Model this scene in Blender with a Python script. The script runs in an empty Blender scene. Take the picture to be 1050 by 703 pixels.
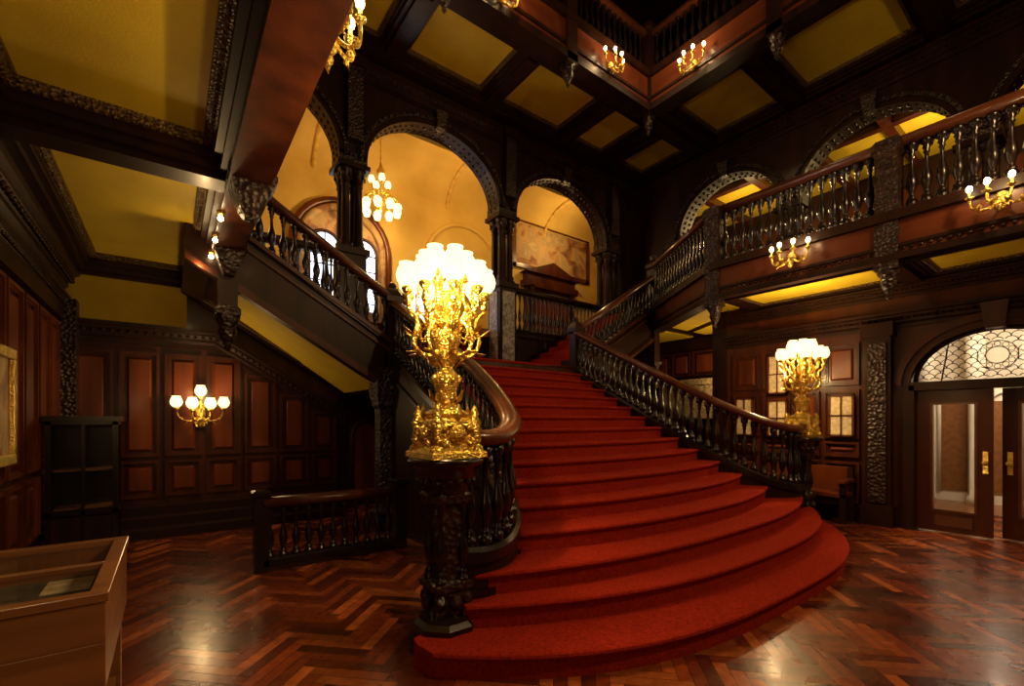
import bpy, bmesh, math, random
from mathutils import Vector, Matrix
random.seed(7)
scene = bpy.context.scene
PI = math.pi

# ------------------------------------------------------------------ materials
def new_mat(name):
    m = bpy.data.materials.new(name); m.use_nodes = True
    nt = m.node_tree
    return m, nt, nt.nodes["Principled BSDF"]

def setc(b, key, v):
    if key in b.inputs: b.inputs[key].default_value = v

def mat_noise(name, c1, c2, rough=0.4, scale=6.0, stretch=(1,1,1), metallic=0.0, coat=0.0, bump=0.0, bscale=40.0, spec=0.5, kind='NOISE', rvar=0.0):
    m, nt, b = new_mat(name)
    tc = nt.nodes.new("ShaderNodeTexCoord"); mp = nt.nodes.new("ShaderNodeMapping")
    mp.inputs["Scale"].default_value = stretch
    nt.links.new(tc.outputs["Object"], mp.inputs["Vector"])
    n = nt.nodes.new("ShaderNodeTexNoise"); n.inputs["Scale"].default_value = scale; n.inputs["Detail"].default_value = 5
    nt.links.new(mp.outputs[0], n.inputs["Vector"])
    r = nt.nodes.new("ShaderNodeValToRGB")
    r.color_ramp.elements[0].position = 0.3; r.color_ramp.elements[1].position = 0.7
    r.color_ramp.elements[0].color = (*c1, 1); r.color_ramp.elements[1].color = (*c2, 1)
    nt.links.new(n.outputs["Fac"], r.inputs["Fac"]); nt.links.new(r.outputs["Color"], b.inputs["Base Color"])
    b.inputs["Roughness"].default_value = rough; b.inputs["Metallic"].default_value = metallic
    setc(b, "Coat Weight", coat); setc(b, "Coat Roughness", 0.15); setc(b, "Specular IOR Level", spec)
    if bump > 0:
        bp = nt.nodes.new("ShaderNodeBump"); bp.inputs["Strength"].default_value = bump; bp.inputs["Distance"].default_value = 0.02
        if kind == 'VORONOI':
            t = nt.nodes.new("ShaderNodeTexVoronoi"); t.inputs["Scale"].default_value = bscale; out = t.outputs["Distance"]
        else:
            t = nt.nodes.new("ShaderNodeTexNoise"); t.inputs["Scale"].default_value = bscale; t.inputs["Detail"].default_value = 3; out = t.outputs["Fac"]
        nt.links.new(tc.outputs["Object"], t.inputs["Vector"])
        nt.links.new(out, bp.inputs["Height"]); nt.links.new(bp.outputs["Normal"], b.inputs["Normal"])
    return m

def mat_emit(name, col, strength, base=(0.8,0.8,0.8)):
    m, nt, b = new_mat(name)
    b.inputs["Base Color"].default_value = (*base, 1)
    b.inputs["Emission Color"].default_value = (*col, 1); b.inputs["Emission Strength"].default_value = strength
    b.inputs["Roughness"].default_value = 0.3
    return m

WOOD  = mat_noise("mahogany", (0.030,0.007,0.003), (0.082,0.019,0.006), 0.36, 5, (1,1,0.12), coat=0.10, bump=0.05, bscale=30, spec=.28)
DARK  = mat_noise("dark_mahogany", (0.010,0.004,0.002), (0.030,0.008,0.0035), 0.42, 5, (1,1,0.15), coat=0.04, spec=.25)
EBON  = mat_noise("ebonised_wood", (0.005,0.0035,0.003), (0.015,0.007,0.004), 0.26, 8, coat=0.2)
REDW  = mat_noise("red_mahogany_panel", (0.065,0.013,0.004), (0.18,0.042,0.010), 0.34, 4, (1,1,0.12), coat=0.10, spec=.28)
BEAM  = mat_noise("red_mahogany_beam", (0.075,0.016,0.006), (0.14,0.034,0.011), 0.36, 4, (1,.12,1), coat=0.12, spec=.3)
RAIL  = mat_noise("polished_rail", (0.065,0.017,0.007), (0.12,0.034,0.012), 0.28, 5, coat=0.2)
CARVE = mat_noise("carved_wood", (0.008,0.004,0.003), (0.035,0.012,0.006), 0.38, 8, bump=1.0, bscale=22, kind='VORONOI')
GREYC = mat_noise("carved_panel_silvered", (0.10,0.095,0.09), (0.50,0.48,0.46), 0.35, 14, bump=1.0, bscale=16, kind='VORONOI')
YEL   = mat_noise("gold_canvas_panel", (0.52,0.36,0.010), (0.62,0.45,0.016), 0.7, 2.5, bump=0.1, bscale=60)
YELT  = mat_noise("gilt_panel_border", (0.05,0.027,0.007), (0.20,0.12,0.02), 0.45, 30, bump=1.0, bscale=45, kind='VORONOI')
PLAS  = mat_noise("ochre_plaster", (0.62,0.41,0.08), (0.78,0.55,0.14), 0.8, 1.2)
CREAM = mat_noise("cream_paint", (0.7,0.62,0.5), (0.8,0.72,0.6), 0.6, 2)
CARP  = mat_noise("red_carpet", (0.27,0.014,0.005), (0.48,0.034,0.011), 0.95, 45, bump=0.8, bscale=220, spec=0.1)
GOLD  = mat_noise("gilt_bronze", (0.72,0.47,0.07), (1.0,0.76,0.20), 0.28, 12, metallic=1.0, bump=0.6, bscale=70, kind='VORONOI')
OAK   = mat_noise("oak_case_wood", (0.16,0.06,0.02), (0.27,0.11,0.036), 0.35, 4, (0.3,3,3), coat=0.2)
PAPER = mat_noise("framed_paper", (0.45,0.36,0.2), (0.75,0.65,0.42), 0.7, 18)
FELT  = mat_noise("display_lining", (0.05,0.042,0.025), (0.12,0.10,0.06), 0.8, 10)
GLOBE = mat_emit("lit_frosted_glass", (1.0,0.70,0.30), 2.8, (.14,.12,.08))
BULB  = mat_emit("lit_bulb", (1.0,0.72,0.36), 30.0)
SKYW  = mat_emit("daylit_window_glass", (0.60,0.76,1.0), 3.2)
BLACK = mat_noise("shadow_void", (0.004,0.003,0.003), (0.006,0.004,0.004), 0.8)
STONE = mat_noise("carved_mantel_stone", (0.12,0.085,0.045), (0.26,0.19,0.10), 0.6, 12, bump=1.0, bscale=18, kind='VORONOI')

def mat_glass(name, col=(0.02,0.02,0.02), rough=0.04, alpha=0.15):
    m, nt, b = new_mat(name)
    b.inputs["Base Color"].default_value = (*col,1); b.inputs["Roughness"].default_value = rough
    b.inputs["Alpha"].default_value = alpha
    return m
GLASS = mat_glass("clear_glass")
FROST = mat_glass("leaded_fanlight_glass", (0.75,0.62,0.34), 0.5, 0.4)

def mat_mural():
    m, nt, b = new_mat("mural_paint")
    tc = nt.nodes.new("ShaderNodeTexCoord")
    n = nt.nodes.new("ShaderNodeTexNoise"); n.inputs["Scale"].default_value = 1.9; n.inputs["Detail"].default_value = 8; n.inputs["Distortion"].default_value = 0.7
    nt.links.new(tc.outputs["Object"], n.inputs["Vector"])
    r = nt.nodes.new("ShaderNodeValToRGB"); cr = r.color_ramp
    cr.elements[0].position = 0.3; cr.elements[0].color = (0.10,0.05,0.025,1)
    cr.elements[1].position = 0.72; cr.elements[1].color = (0.62,0.45,0.20,1)
    e = cr.elements.new(0.42); e.color = (0.30,0.14,0.06,1)
    e = cr.elements.new(0.5); e.color = (0.52,0.34,0.13,1)
    e = cr.elements.new(0.6); e.color = (0.36,0.28,0.14,1)
    nt.links.new(n.outputs["Fac"], r.inputs["Fac"]); nt.links.new(r.outputs["Color"], b.inputs["Base Color"])
    b.inputs["Roughness"].default_value = 0.7
    return m
MURAL = mat_mural()

def mat_floor():
    m, nt, b = new_mat("herringbone_parquet")
    at = nt.nodes.new("ShaderNodeAttribute"); at.attribute_name = "plank"
    tc = nt.nodes.new("ShaderNodeTexCoord")
    n = nt.nodes.new("ShaderNodeTexNoise"); n.inputs["Scale"].default_value = 14; n.inputs["Detail"].default_value = 6
    nt.links.new(tc.outputs["Object"], n.inputs["Vector"])
    mx = nt.nodes.new("ShaderNodeMix"); mx.data_type = 'RGBA'; mx.blend_type = 'MULTIPLY'
    mx.inputs["Factor"].default_value = 0.6
    nt.links.new(at.outputs["Color"], mx.inputs[6])
    r = nt.nodes.new("ShaderNodeValToRGB"); r.color_ramp.elements[0].position=0.3; r.color_ramp.elements[1].position=0.7
    r.color_ramp.elements[0].color=(0.45,0.4,0.4,1); r.color_ramp.elements[1].color=(1.3,1.2,1.1,1)
    nt.links.new(n.outputs["Fac"], r.inputs["Fac"]); nt.links.new(r.outputs["Color"], mx.inputs[7])
    nt.links.new(mx.outputs[2], b.inputs["Base Color"])
    n2 = nt.nodes.new("ShaderNodeTexNoise"); n2.inputs["Scale"].default_value = 3
    nt.links.new(tc.outputs["Object"], n2.inputs["Vector"])
    mr = nt.nodes.new("ShaderNodeMapRange"); mr.inputs["To Min"].default_value=0.20; mr.inputs["To Max"].default_value=0.34
    nt.links.new(n2.outputs["Fac"], mr.inputs["Value"]); nt.links.new(mr.outputs[0], b.inputs["Roughness"])
    bp = nt.nodes.new("ShaderNodeBump"); bp.inputs["Strength"].default_value=0.2; bp.inputs["Distance"].default_value=0.01
    n3 = nt.nodes.new("ShaderNodeTexNoise"); n3.inputs["Scale"].default_value = 11
    nt.links.new(tc.outputs["Object"], n3.inputs["Vector"])
    nt.links.new(n3.outputs["Fac"], bp.inputs["Height"]); nt.links.new(bp.outputs["Normal"], b.inputs["Normal"])
    setc(b,"Coat Weight",0.10); setc(b,"Coat Roughness",0.14); setc(b,"Specular IOR Level",.4)
    return m
FLOORM = mat_floor()

# ------------------------------------------------------------------ mesh builder
class MB:
    def __init__(s):
        s.v=[]; s.f=[]; s.m=[]; s.sm=[]; s.M=Matrix.Identity(4); s.mats=[]
    def mi(s, mat):
        if mat not in s.mats: s.mats.append(mat)
        return s.mats.index(mat)
    def add(s, vs, fs, mat, smooth=False):
        o=len(s.v); M=s.M; k=s.mi(mat)
        for p in vs:
            q=M@Vector(p); s.v.append((q.x,q.y,q.z))
        for f in fs:
            s.f.append(tuple(i+o for i in f)); s.m.append(k); s.sm.append(smooth)
    def box(s,x0,x1,y0,y1,z0,z1,mat):
        s.add([(x0,y0,z0),(x1,y0,z0),(x1,y1,z0),(x0,y1,z0),(x0,y0,z1),(x1,y0,z1),(x1,y1,z1),(x0,y1,z1)],
              [(0,3,2,1),(4,5,6,7),(0,1,5,4),(1,2,6,5),(2,3,7,6),(3,0,4,7)],mat)
    def para(s,x0,x1,y0,y1,zb0,zt0,zb1,zt1,mat):
        s.add([(x0,y0,zb0),(x1,y0,zb1),(x1,y1,zb1),(x0,y1,zb0),(x0,y0,zt0),(x1,y0,zt1),(x1,y1,zt1),(x0,y1,zt0)],
              [(0,3,2,1),(4,5,6,7),(0,1,5,4),(1,2,6,5),(2,3,7,6),(3,0,4,7)],mat)
    def lathe(s,prof,seg,c,mat,smooth=True,rot=0.0,sx=1,sy=1):
        vs=[];fs=[]
        n=len(prof)
        for (r,z) in prof:
            for i in range(seg):
                a=2*PI*i/seg+rot
                vs.append((c[0]+r*math.cos(a)*sx,c[1]+r*math.sin(a)*sy,c[2]+z))
        for j in range(n-1):
            for i in range(seg):
                i2=(i+1)%seg
                fs.append((j*seg+i,j*seg+i2,(j+1)*seg+i2,(j+1)*seg+i))
        fs.append(tuple(range(seg-1,-1,-1))); fs.append(tuple((n-1)*seg+i for i in range(seg)))
        s.add(vs,fs,mat,smooth)
    def sqlathe(s,prof,c,mat,rot=PI/4):
        s.lathe([(r*math.sqrt(2),z) for r,z in prof],4,c,mat,False,rot)
    def sphere(s,c,r,mat,seg=8,rings=6,sz=1.0):
        prof=[(max(r*math.sin(PI*j/rings),1e-4),-r*sz*math.cos(PI*j/rings)) for j in range(rings+1)]
        s.lathe(prof,seg,c,mat)
    def sweep(s,path,prof,mat,smooth=False):
        vs=[];fs=[];n=len(path);k=len(prof)
        for i,p in enumerate(path):
            a=Vector(path[max(i-1,0)]); b=Vector(path[min(i+1,n-1)])
            t=(b-a); t.z=0
            if t.length<1e-6: t=Vector((1,0,0))
            t.normalize(); sd=Vector((t.y,-t.x,0))
            for (u,w) in prof:
                vs.append((p[0]+sd.x*u,p[1]+sd.y*u,p[2]+w))
        for i in range(n-1):
            for j in range(k):
                j2=(j+1)%k
                fs.append((i*k+j,i*k+j2,(i+1)*k+j2,(i+1)*k+j))
        fs.append(tuple(range(k-1,-1,-1))); fs.append(tuple((n-1)*k+i for i in range(k)))
        s.add(vs,fs,mat,smooth)
    def tube(s,path,r,mat,seg=6,r1=None):
        vs=[];fs=[];n=len(path)
        prev=None
        for i,p in enumerate(path):
            a=Vector(path[max(i-1,0)]); b=Vector(path[min(i+1,n-1)])
            t=(b-a).normalized()
            if prev is None:
                ref=Vector((0,0,1)) if abs(t.z)<0.9 else Vector((1,0,0))
                u=t.cross(ref).normalized()
            else:
                u=(prev-t*prev.dot(t)).normalized()
            prev=u; w=t.cross(u)
            rr=r if r1 is None else r+(r1-r)*i/(n-1)
            for j in range(seg):
                an=2*PI*j/seg
                q=Vector(p)+u*math.cos(an)*rr+w*math.sin(an)*rr
                vs.append(tuple(q))
        for i in range(n-1):
            for j in range(seg):
                j2=(j+1)%seg
                fs.append((i*seg+j,i*seg+j2,(i+1)*seg+j2,(i+1)*seg+j))
        fs.append(tuple(range(seg-1,-1,-1))); fs.append(tuple((n-1)*seg+i for i in range(seg)))
        s.add(vs,fs,mat,True)
    def prism(s,poly,z0,z1,mat):
        n=len(poly)
        vs=[(p[0],p[1],z0) for p in poly]+[(p[0],p[1],z1) for p in poly]
        fs=[tuple(range(n-1,-1,-1)),tuple(range(n,2*n))]
        for i in range(n):
            j=(i+1)%n; fs.append((i,j,n+j,n+i))
        s.add(vs,fs,mat)
    def build(s,name,parent=None,bevel=0.0):
        me=bpy.data.meshes.new(name); me.from_pydata(s.v,[],s.f)
        for m in s.mats: me.materials.append(m)
        me.polygons.foreach_set("material_index",s.m); me.polygons.foreach_set("use_smooth",s.sm)
        bm=bmesh.new(); bm.from_mesh(me); bmesh.ops.recalc_face_normals(bm,faces=bm.faces); bm.to_mesh(me); bm.free()
        me.update()
        ob=bpy.data.objects.new(name,me); scene.collection.objects.link(ob)
        if parent is not None: ob.parent=parent
        if bevel>0:
            b=ob.modifiers.new("bevel",'BEVEL'); b.width=bevel; b.segments=2; b.limit_method='ANGLE'; b.angle_limit=math.radians(50)
        return ob

def catmull(pts,n=6):
    out=[]; P=[Vector(p) for p in pts]
    for i in range(len(P)-1):
        p0=P[max(i-1,0)];p1=P[i];p2=P[i+1];p3=P[min(i+2,len(P)-1)]
        for k in range(n):
            t=k/n
            out.append(0.5*((2*p1)+(p2-p0)*t+(2*p0-5*p1+4*p2-p3)*t*t+(3*p1-p0-3*p2+p3)*t**3))
    out.append(P[-1]); return out

def resample(path,step):
    out=[];acc=0.0;nxt=step*0.5
    for i in range(len(path)-1):
        a=Vector(path[i]);b=Vector(path[i+1]);L=(Vector((b.x-a.x,b.y-a.y,0))).length
        while L>0 and acc+L>=nxt:
            out.append(a.lerp(b,(nxt-acc)/L)); nxt+=step
        acc+=L
    return out

def Mat(O,U,N):
    U=Vector(U);N=Vector(N);Z=Vector((0,0,1));O=Vector(O)
    return Matrix(((U.x,N.x,Z.x,O.x),(U.y,N.y,Z.y,O.y),(U.z,N.z,Z.z,O.z),(0,0,0,1)))

def empty(name,loc=(0,0,0)):
    e=bpy.data.objects.new(name,None); e.location=(0,0,0); scene.collection.objects.link(e); return e

def light(name,loc,power,col=(1,0.64,0.28),radius=0.1,parent=None):
    l=bpy.data.lights.new(name,'POINT'); l.energy=power; l.color=col; l.shadow_soft_size=radius
    o=bpy.data.objects.new(name,l); o.location=loc; scene.collection.objects.link(o)
    if parent is not None: o.parent=parent
    return o

# baluster: turned
BP=[(1.0,0),(1.0,.09),(.62,.10),(.85,.13),(.5,.16),(.42,.2),(.75,.27),(1.0,.36),(.85,.44),(.5,.54),(.36,.66),(.34,.74),(.6,.77),(.4,.80),(.75,.84),(.5,.87),(.95,.90),(1.0,1.0)]
def baluster(mb,x,y,z0,z1,r=0.042,mat=EBON,seg=8):
    h=z1-z0
    mb.lathe([(r*a,h*b) for a,b in BP],seg,(x,y,z0),mat)

RAILP=[(-.085,-.05),(-.06,-.075),(.06,-.075),(.085,-.05),(.09,-.01),(.07,.02),(.03,.035),(-.03,.035),(-.07,.02),(-.09,-.01)]
def balustrade(mb,path,h,step=0.15,r=0.042,railmat=RAIL,base=True,mat=EBON,rs=1.0):
    mb.sweep([(p[0],p[1],p[2]+h) for p in path],[(a*rs,b*rs) for a,b in RAILP],railmat,True)
    if base: mb.sweep(path,[(-.07*rs,-.06),(.07*rs,-.06),(.07*rs,0),(.05*rs,.02),(-.05*rs,.02),(-.07*rs,0)],mat)
    for p in resample(path,step):
        baluster(mb,p[0],p[1],p[2],p[2]+h-0.06,r,mat)

def panels(mb,O,U,N,cols,rows,thick=0.04,fm=WOOD,pm=WOOD,backz=None):
    mb.M=Mat(O,U,N)
    for (u0,u1) in cols:
        rr=rows(u0,u1) if callable(rows) else rows
        for (z0,z1) in rr:
            g=0.03
            a0,a1,b0,b1=u0+g,u1-g,z0+g,z1-g
            w=.035
            for (p,q,e,f,t) in ((a0,a1,b0,b0+w,0),(a0,a1,b1-w,b1,0),(a0,a0+w,b0+w,b1-w,0),(a1-w,a1,b0+w,b1-w,0)):
                mb.box(p,q,0,thick,e,f,fm)
            w2=w+.02
            for (p,q,e,f) in ((a0+w,a1-w,b0+w,b0+w2),(a0+w,a1-w,b1-w2,b1-w),(a0+w,a0+w2,b0+w2,b1-w2),(a1-w2,a1-w,b0+w2,b1-w2)):
                mb.box(p,q,0,thick*.55,e,f,fm)
            i0,i1,j0,j1=a0+.085,a1-.085,b0+.085,b1-.085
            if i1-i0>.04 and j1-j0>.04:
                s=.03
                mb.add([(i0,0,j0),(i1,0,j0),(i1,0,j1),(i0,0,j1),(i0+s,thick*.6,j0+s),(i1-s,thick*.6,j0+s),(i1-s,thick*.6,j1-s),(i0+s,thick*.6,j1-s)],
                       [(0,1,5,4),(1,2,6,5),(2,3,7,6),(3,0,4,7),(4,5,6,7)],pm)
    mb.M=Matrix.Identity(4)

def cornice(mb,path,mat=DARK,s=1.0,dent=True,side=1):
    pr=[(0,0),(.16,0),(.16,-.04),(.12,-.06),(.12,-.09),(.07,-.13),(.07,-.17),(.03,-.2),(.03,-.26),(0,-.26)]
    mb.sweep(path,[(a*s*side,b*s) for a,b in pr],mat)
    if dent:
        for p,q in zip(path[:-1],path[1:]):
            P=Vector(p);Q=Vector(q);L=(Q-P).length
            t=(Q-P).normalized(); th=Vector((t.x,t.y,0)).normalized(); sd=Vector((th.y,-th.x,0))*side
            n=int(L/(.085*s))
            for i in range(n):
                c=P+t*((i+.5)*L/n)+sd*.1*s; c.z-=.112*s
                mb.M=Matrix.Translation(c)
                mb.sphere((0,0,0),.024*s,mat,5,4)
            mb.M=Matrix.Identity(4)

def coffer(mb,xc,yc,X0,X1,Y0,Y1,z,drop=0.2,beam=DARK,beads=True):
    mb.box(X0,X1,Y0,Y1,z+.03,z+.12,DARK)
    def gaps(cells,a,b):
        g=[];c=a
        for p,q in cells:
            if p>c+1e-4: g.append((c,p))
            c=q
        if b>c+1e-4: g.append((c,b))
        return g
    for (a,b) in gaps(yc,Y0,Y1):
        mb.box(X0,X1,a,b,z-drop,z+.03,beam)
        if b-a>.2: mb.box(X0,X1,a+.08,b-.08,z-drop-.05,z-drop,beam)
    for (y0,y1) in yc:
        for (a,b) in gaps(xc,X0,X1):
            mb.box(a,b,y0,y1,z-drop,z+.03,beam)
            if b-a>.2: mb.box(a+.08,b-.08,y0,y1,z-drop-.05,z-drop,beam)
        k=min(1,drop/.2)
        for (x0,x1) in xc:
            mb.box(x0,x1,y0,y1,z,z+.03,YEL)
            for (w0,w1,d,m) in ((0,.05,.14*k,beam),(.05,.10,.06*k,YELT),(.10,.12,.035*k,YELT)):
                mb.box(x0+w0,x1-w0,y0+w0,y0+w1,z-d,z,m); mb.box(x0+w0,x1-w0,y1-w1,y1-w0,z-d,z,m)
                mb.box(x0+w0,x0+w1,y0+w1,y1-w1,z-d,z,m); mb.box(x1-w1,x1-w0,y0+w1,y1-w1,z-d,z,m)
            if beads:
                for (ax,ay,bx,by) in ((x0+.08,y0+.08,x1-.08,y0+.08),(x0+.08,y1-.08,x1-.08,y1-.08),(x0+.08,y0+.08,x0+.08,y1-.08),(x1-.08,y0+.08,x1-.08,y1-.08)):
                    L=math.hypot(bx-ax,by-ay); n=max(2,int(L/.05))
                    for i in range(n+1):
                        t=i/n; mb.sphere((ax+(bx-ax)*t,ay+(by-ay)*t,z-.06*k),.016,YELT,5,4)

def arch_wall(mb,O,U,N,umin,umax,spans,zbot,zs,rise,ztop,depth,mat=DARK,trim=CARVE,seg=20,beads=True):
    mb.M=Mat(O,U,N)
    c=umin
    for (a,b) in spans+[(umax,umax)]:
        if a>c+1e-4: mb.box(c,a,-depth,0,zbot,ztop,mat)
        c=b
    for (a,b) in spans:
        m=(a+b)/2;R=(b-a)/2
        pts=[(m-R*math.cos(PI*i/seg),zs+rise*math.sin(PI*i/seg)) for i in range(seg+1)]
        for (p,q) in zip(pts[:-1],pts[1:]):
            vs=[(p[0],0,p[1]),(q[0],0,q[1]),(q[0],0,ztop),(p[0],0,ztop),(p[0],-depth,p[1]),(q[0],-depth,q[1]),(q[0],-depth,ztop),(p[0],-depth,ztop)]
            mb.add(vs,[(0,1,2,3),(4,7,6,5),(0,4,5,1),(3,2,6,7)],mat)
        for (o0,o1,d) in ((0,.09,.05),(.09,.16,.09),(.16,.2,.05)):
            vs=[];fs=[]
            for i in range(seg+1):
                th=PI*i/seg
                for (o,dd) in ((o0,0),(o0,d),(o1,d),(o1,0)):
                    vs.append((m-(R+o)*math.cos(th),dd,zs+(rise+o)*math.sin(th)))
            for i in range(seg):
                for j in range(4):
                    fs.append((i*4+j,i*4+(j+1)%4,(i+1)*4+(j+1)%4,(i+1)*4+j))
            mb.add(vs,fs,trim if d==.09 else mat)
        if beads:
            nb=int(PI*R/.14)
            for i in range(nb+1):
                th=PI*i/nb
                for yy in (-depth*.25,-depth*.7):
                    mb.sphere((m-(R+.005)*math.cos(th),yy,zs+(rise+.005)*math.sin(th)),.04,EBON,6,4)
                mb.sphere((m-(R+.125)*math.cos(th),.09,zs+(rise+.125)*math.sin(th)),.03,EBON,6,4)
        mb.add([(m-.09,-.02,zs+rise-.04),(m+.09,-.02,zs+rise-.04),(m+.13,-.02,zs+rise+.3),(m-.13,-.02,zs+rise+.3),
                (m-.09,.14,zs+rise-.04),(m+.09,.14,zs+rise-.04),(m+.13,.18,zs+rise+.3),(m-.13,.18,zs+rise+.3)],
               [(0,1,2,3),(4,5,6,7),(0,1,5,4),(1,2,6,5),(2,3,7,6),(3,0,4,7)],trim)
    mb.M=Matrix.Identity(4)

# ------------------------------------------------------------------ floor
def make_floor():
    W=.085;L=W*6;g=.0016
    X0,X1,Y0,Y1=-1.25,11.0,-3.1,8.7
    vs=[];fs=[];cols=[]
    c=math.cos(PI/4);s=math.sin(PI/4)
    pal=[(.23,.046,.013),(.14,.026,.008),(.32,.078,.021),(.08,.016,.006),(.19,.036,.011),(.40,.11,.030),(.10,.019,.007)]
    def addp(a0,a1,b0,b1,dk):
        q=[(a0+g,b0+g),(a1-g,b0+g),(a1-g,b1-g),(a0+g,b1-g)]
        w=[(x*c-y*s+4,x*s+y*c+3) for x,y in q]
        mx=sum(p[0] for p in w)/4;my=sum(p[1] for p in w)/4
        if mx<X0 or mx>X1 or my<Y0 or my>Y1: return
        o=len(vs)
        for p in w: vs.append((p[0],p[1],0.0))
        k=random.choice(pal)
        fs.append((o,o+1,o+2,o+3)); cols.append((k[0]*dk,k[1]*dk,k[2]*dk))
    for j in range(-20,21):
        for i in range(-120,121):
            ox=i*W+j*L; oy=i*W-j*L
            if ox*ox+oy*oy>140: continue
            addp(ox,ox+L,oy,oy+W,1.0); addp(ox,ox+W,oy+W,oy+W+L,.66)
    o=len(vs)
    vs+= [(X0,Y0,-.004),(X1,Y0,-.004),(X1,Y1,-.004),(X0,Y1,-.004)]
    fs.append((o,o+1,o+2,o+3)); cols.append((.01,.004,.003))
    me=bpy.data.meshes.new("floor"); me.from_pydata(vs,[],fs)
    at=me.color_attributes.new("plank",'FLOAT_COLOR','CORNER')
    data=[]
    for cc in cols: data+= [cc[0],cc[1],cc[2],1.0]*4
    at.data.foreach_set("color",data)
    me.materials.append(FLOORM)
    ob=bpy.data.objects.new("floor",me); scene.collection.objects.link(ob)
make_floor()

# ------------------------------------------------------------------ grand staircase
CX=4.53; RIS=.165; TR=.317; NS=16; ZL=RIS*NS
WT=[(2.6,2.98),(2.76,2.93),(2.86,2.5),(3.05,2.28),(3.35,2.12),(3.8,1.98),(4.3,1.9),(5,1.88),(7,1.88)]
def w(Y):
    if Y<=WT[0][0]: return WT[0][1]
    for (a,b),(c,d) in zip(WT[:-1],WT[1:]):
        if Y<=c: return b+(d-b)*(Y-a)/(c-a)
    return WT[-1][1]
stair=empty("grand_staircase")
mb=MB()
for k in range(1,NS+1):
    Yk=1.7+TR*(k-1)
    bow={1:.90,2:.68,3:.45,4:.38,5:.34}.get(k,max(.08,.32-.022*(k-5)))
    if k==1: Yk=1.66
    Ye=Yk+bow
    hw=w(Ye)-.03
    if k==1: hw=3.24
    n=34
    front=[]
    for i in range(n+1):
        q=-1+2*i/n
        q=math.copysign(1-(1-abs(q))**1.5,q) if k==1 else q
        x=hw*q
        if k==1 and q>0: x=2.93*q
        ex=(2.5 if q>0 else 3.5) if k==1 else (2.6 if k<4 else 2.4)
        front.append((x,Yk+bow*(abs(q))**ex))
    side=[]
    Y=Ye+.04
    while Y<6.45:
        side.append((w(Y)-.03,Y)); Y+=.12
    side.append((1.85,6.5))
    if k==1: side=[(3.27,2.68),(3.25,2.78),(3.1,2.84)]+[q for q in side if q[1]>2.9]
    rside=[(min(x,2.95),y) for x,y in side] if k==1 else side
    z0=RIS*(k-1);z1=RIS*k
    levels=[(z0,0),(z1-.05,0),(z1-.042,.022),(z1-.022,.034),(z1-.006,.028),(z1,.012)]
    nf=len(front);ns=len(side)
    vs=[]
    for (z,o) in levels:
        ring=[(CX+x,y-o,z) for x,y in front]+[(CX+x,y,z) for x,y in rside]+[(CX-x,y,z) for x,y in reversed(side)]
        vs+=ring
    m=nf+2*ns; fs=[]
    for l in range(len(levels)-1):
        for i in range(m):
            j=(i+1)%m
            fs.append((l*m+i,l*m+j,(l+1)*m+j,(l+1)*m+i))
    fs.append(tuple((len(levels)-1)*m+i for i in range(m)))
    mb.add(vs,fs,CARP,False)
mb.build("carpeted_steps",stair)

def rail_z(Y,d):
    z=.52*Y
    base=1.24
    k=.15
    return math.log(math.exp(z/k)+math.exp(base/k))*k
for sgn,nm in ((-1,"left"),(1,"right")):
    pl=[(2.86,2.83),(2.68,2.80),(2.47,2.86),(2.25,3.06),(2.1,3.37),(1.98,3.8),(1.9,4.3),(1.88,5.0),(1.88,5.8),(1.88,6.42)]
    pp=catmull([(CX+sgn*a,b,0) for a,b in pl],6)
    top=[(p.x,p.y,rail_z(p.y,0)) for p in pp]
    mb=MB()
    big=[(a*1.0,b*1.05) for a,b in RAILP]
    mb.sweep(top,big,RAIL,True)
    base=[(p[0],p[1],max(.26,.52*p[1]-.80)) for p in top]
    mb.sweep(base,[(-.09,-.08),(.09,-.08),(.09,0),(.06,.03),(-.06,.03),(-.09,0)],EBON)
    tl=resample([(t[0],t[1],t[2]) for t in top],.125)
    for p in tl:
        zb=max(.26,.52*p.y-.80)
        baluster(mb,p.x,p.y,zb+.02,p.z-.08,.052,EBON)
    vs=[];fs=[];n=len(base)
    for i,p in enumerate(base):
        a=Vector(base[max(i-1,0)]);b=Vector(base[min(i+1,n-1)]);t=b-a;t.z=0;t.normalize();sd=Vector((t.y,-t.x,0))*.06
        for q,zz in ((1,0),(1,p[2]),(-1,p[2]),(-1,0)):
            vs.append((p[0]+sd.x*q,p[1]+sd.y*q,zz))
    for i in range(n-1):
        for j in range(4): fs.append((i*4+j,i*4+(j+1)%4,(i+1)*4+(j+1)%4,(i+1)*4+j))
    mb.add(vs,fs,DARK)
    mb.sweep([(p[0],p[1],max(.12,p[2]-.3)) for p in base],[(-.085,-.03),(.085,-.03),(.085,.03),(-.085,.03)],EBON)
    mb.sweep([(p[0],p[1],0.0) for p in base],[(-.085,0),(.085,0),(.085,.12),(-.085,.12)],EBON)
    mb.build("balustrade_"+nm,stair)
    mb=MB()
    x=CX+sgn*1.9
    mb.sqlathe([(.09,0),(.09,1.55),(.12,1.58),(.12,1.66),(.10,1.7),(.07,1.75),(.07,1.78)],(x,6.47,1.75),DARK)
    mb.sqlathe([(.02,0),(.05,.05),(.09,.14),(.11,.2),(.11,.25)],(x,6.47,1.52),CARVE)
    mb.sphere((x,6.47,3.57),.06,CARVE,10,8)
    mb.build("landing_newel_"+nm,stair)

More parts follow.
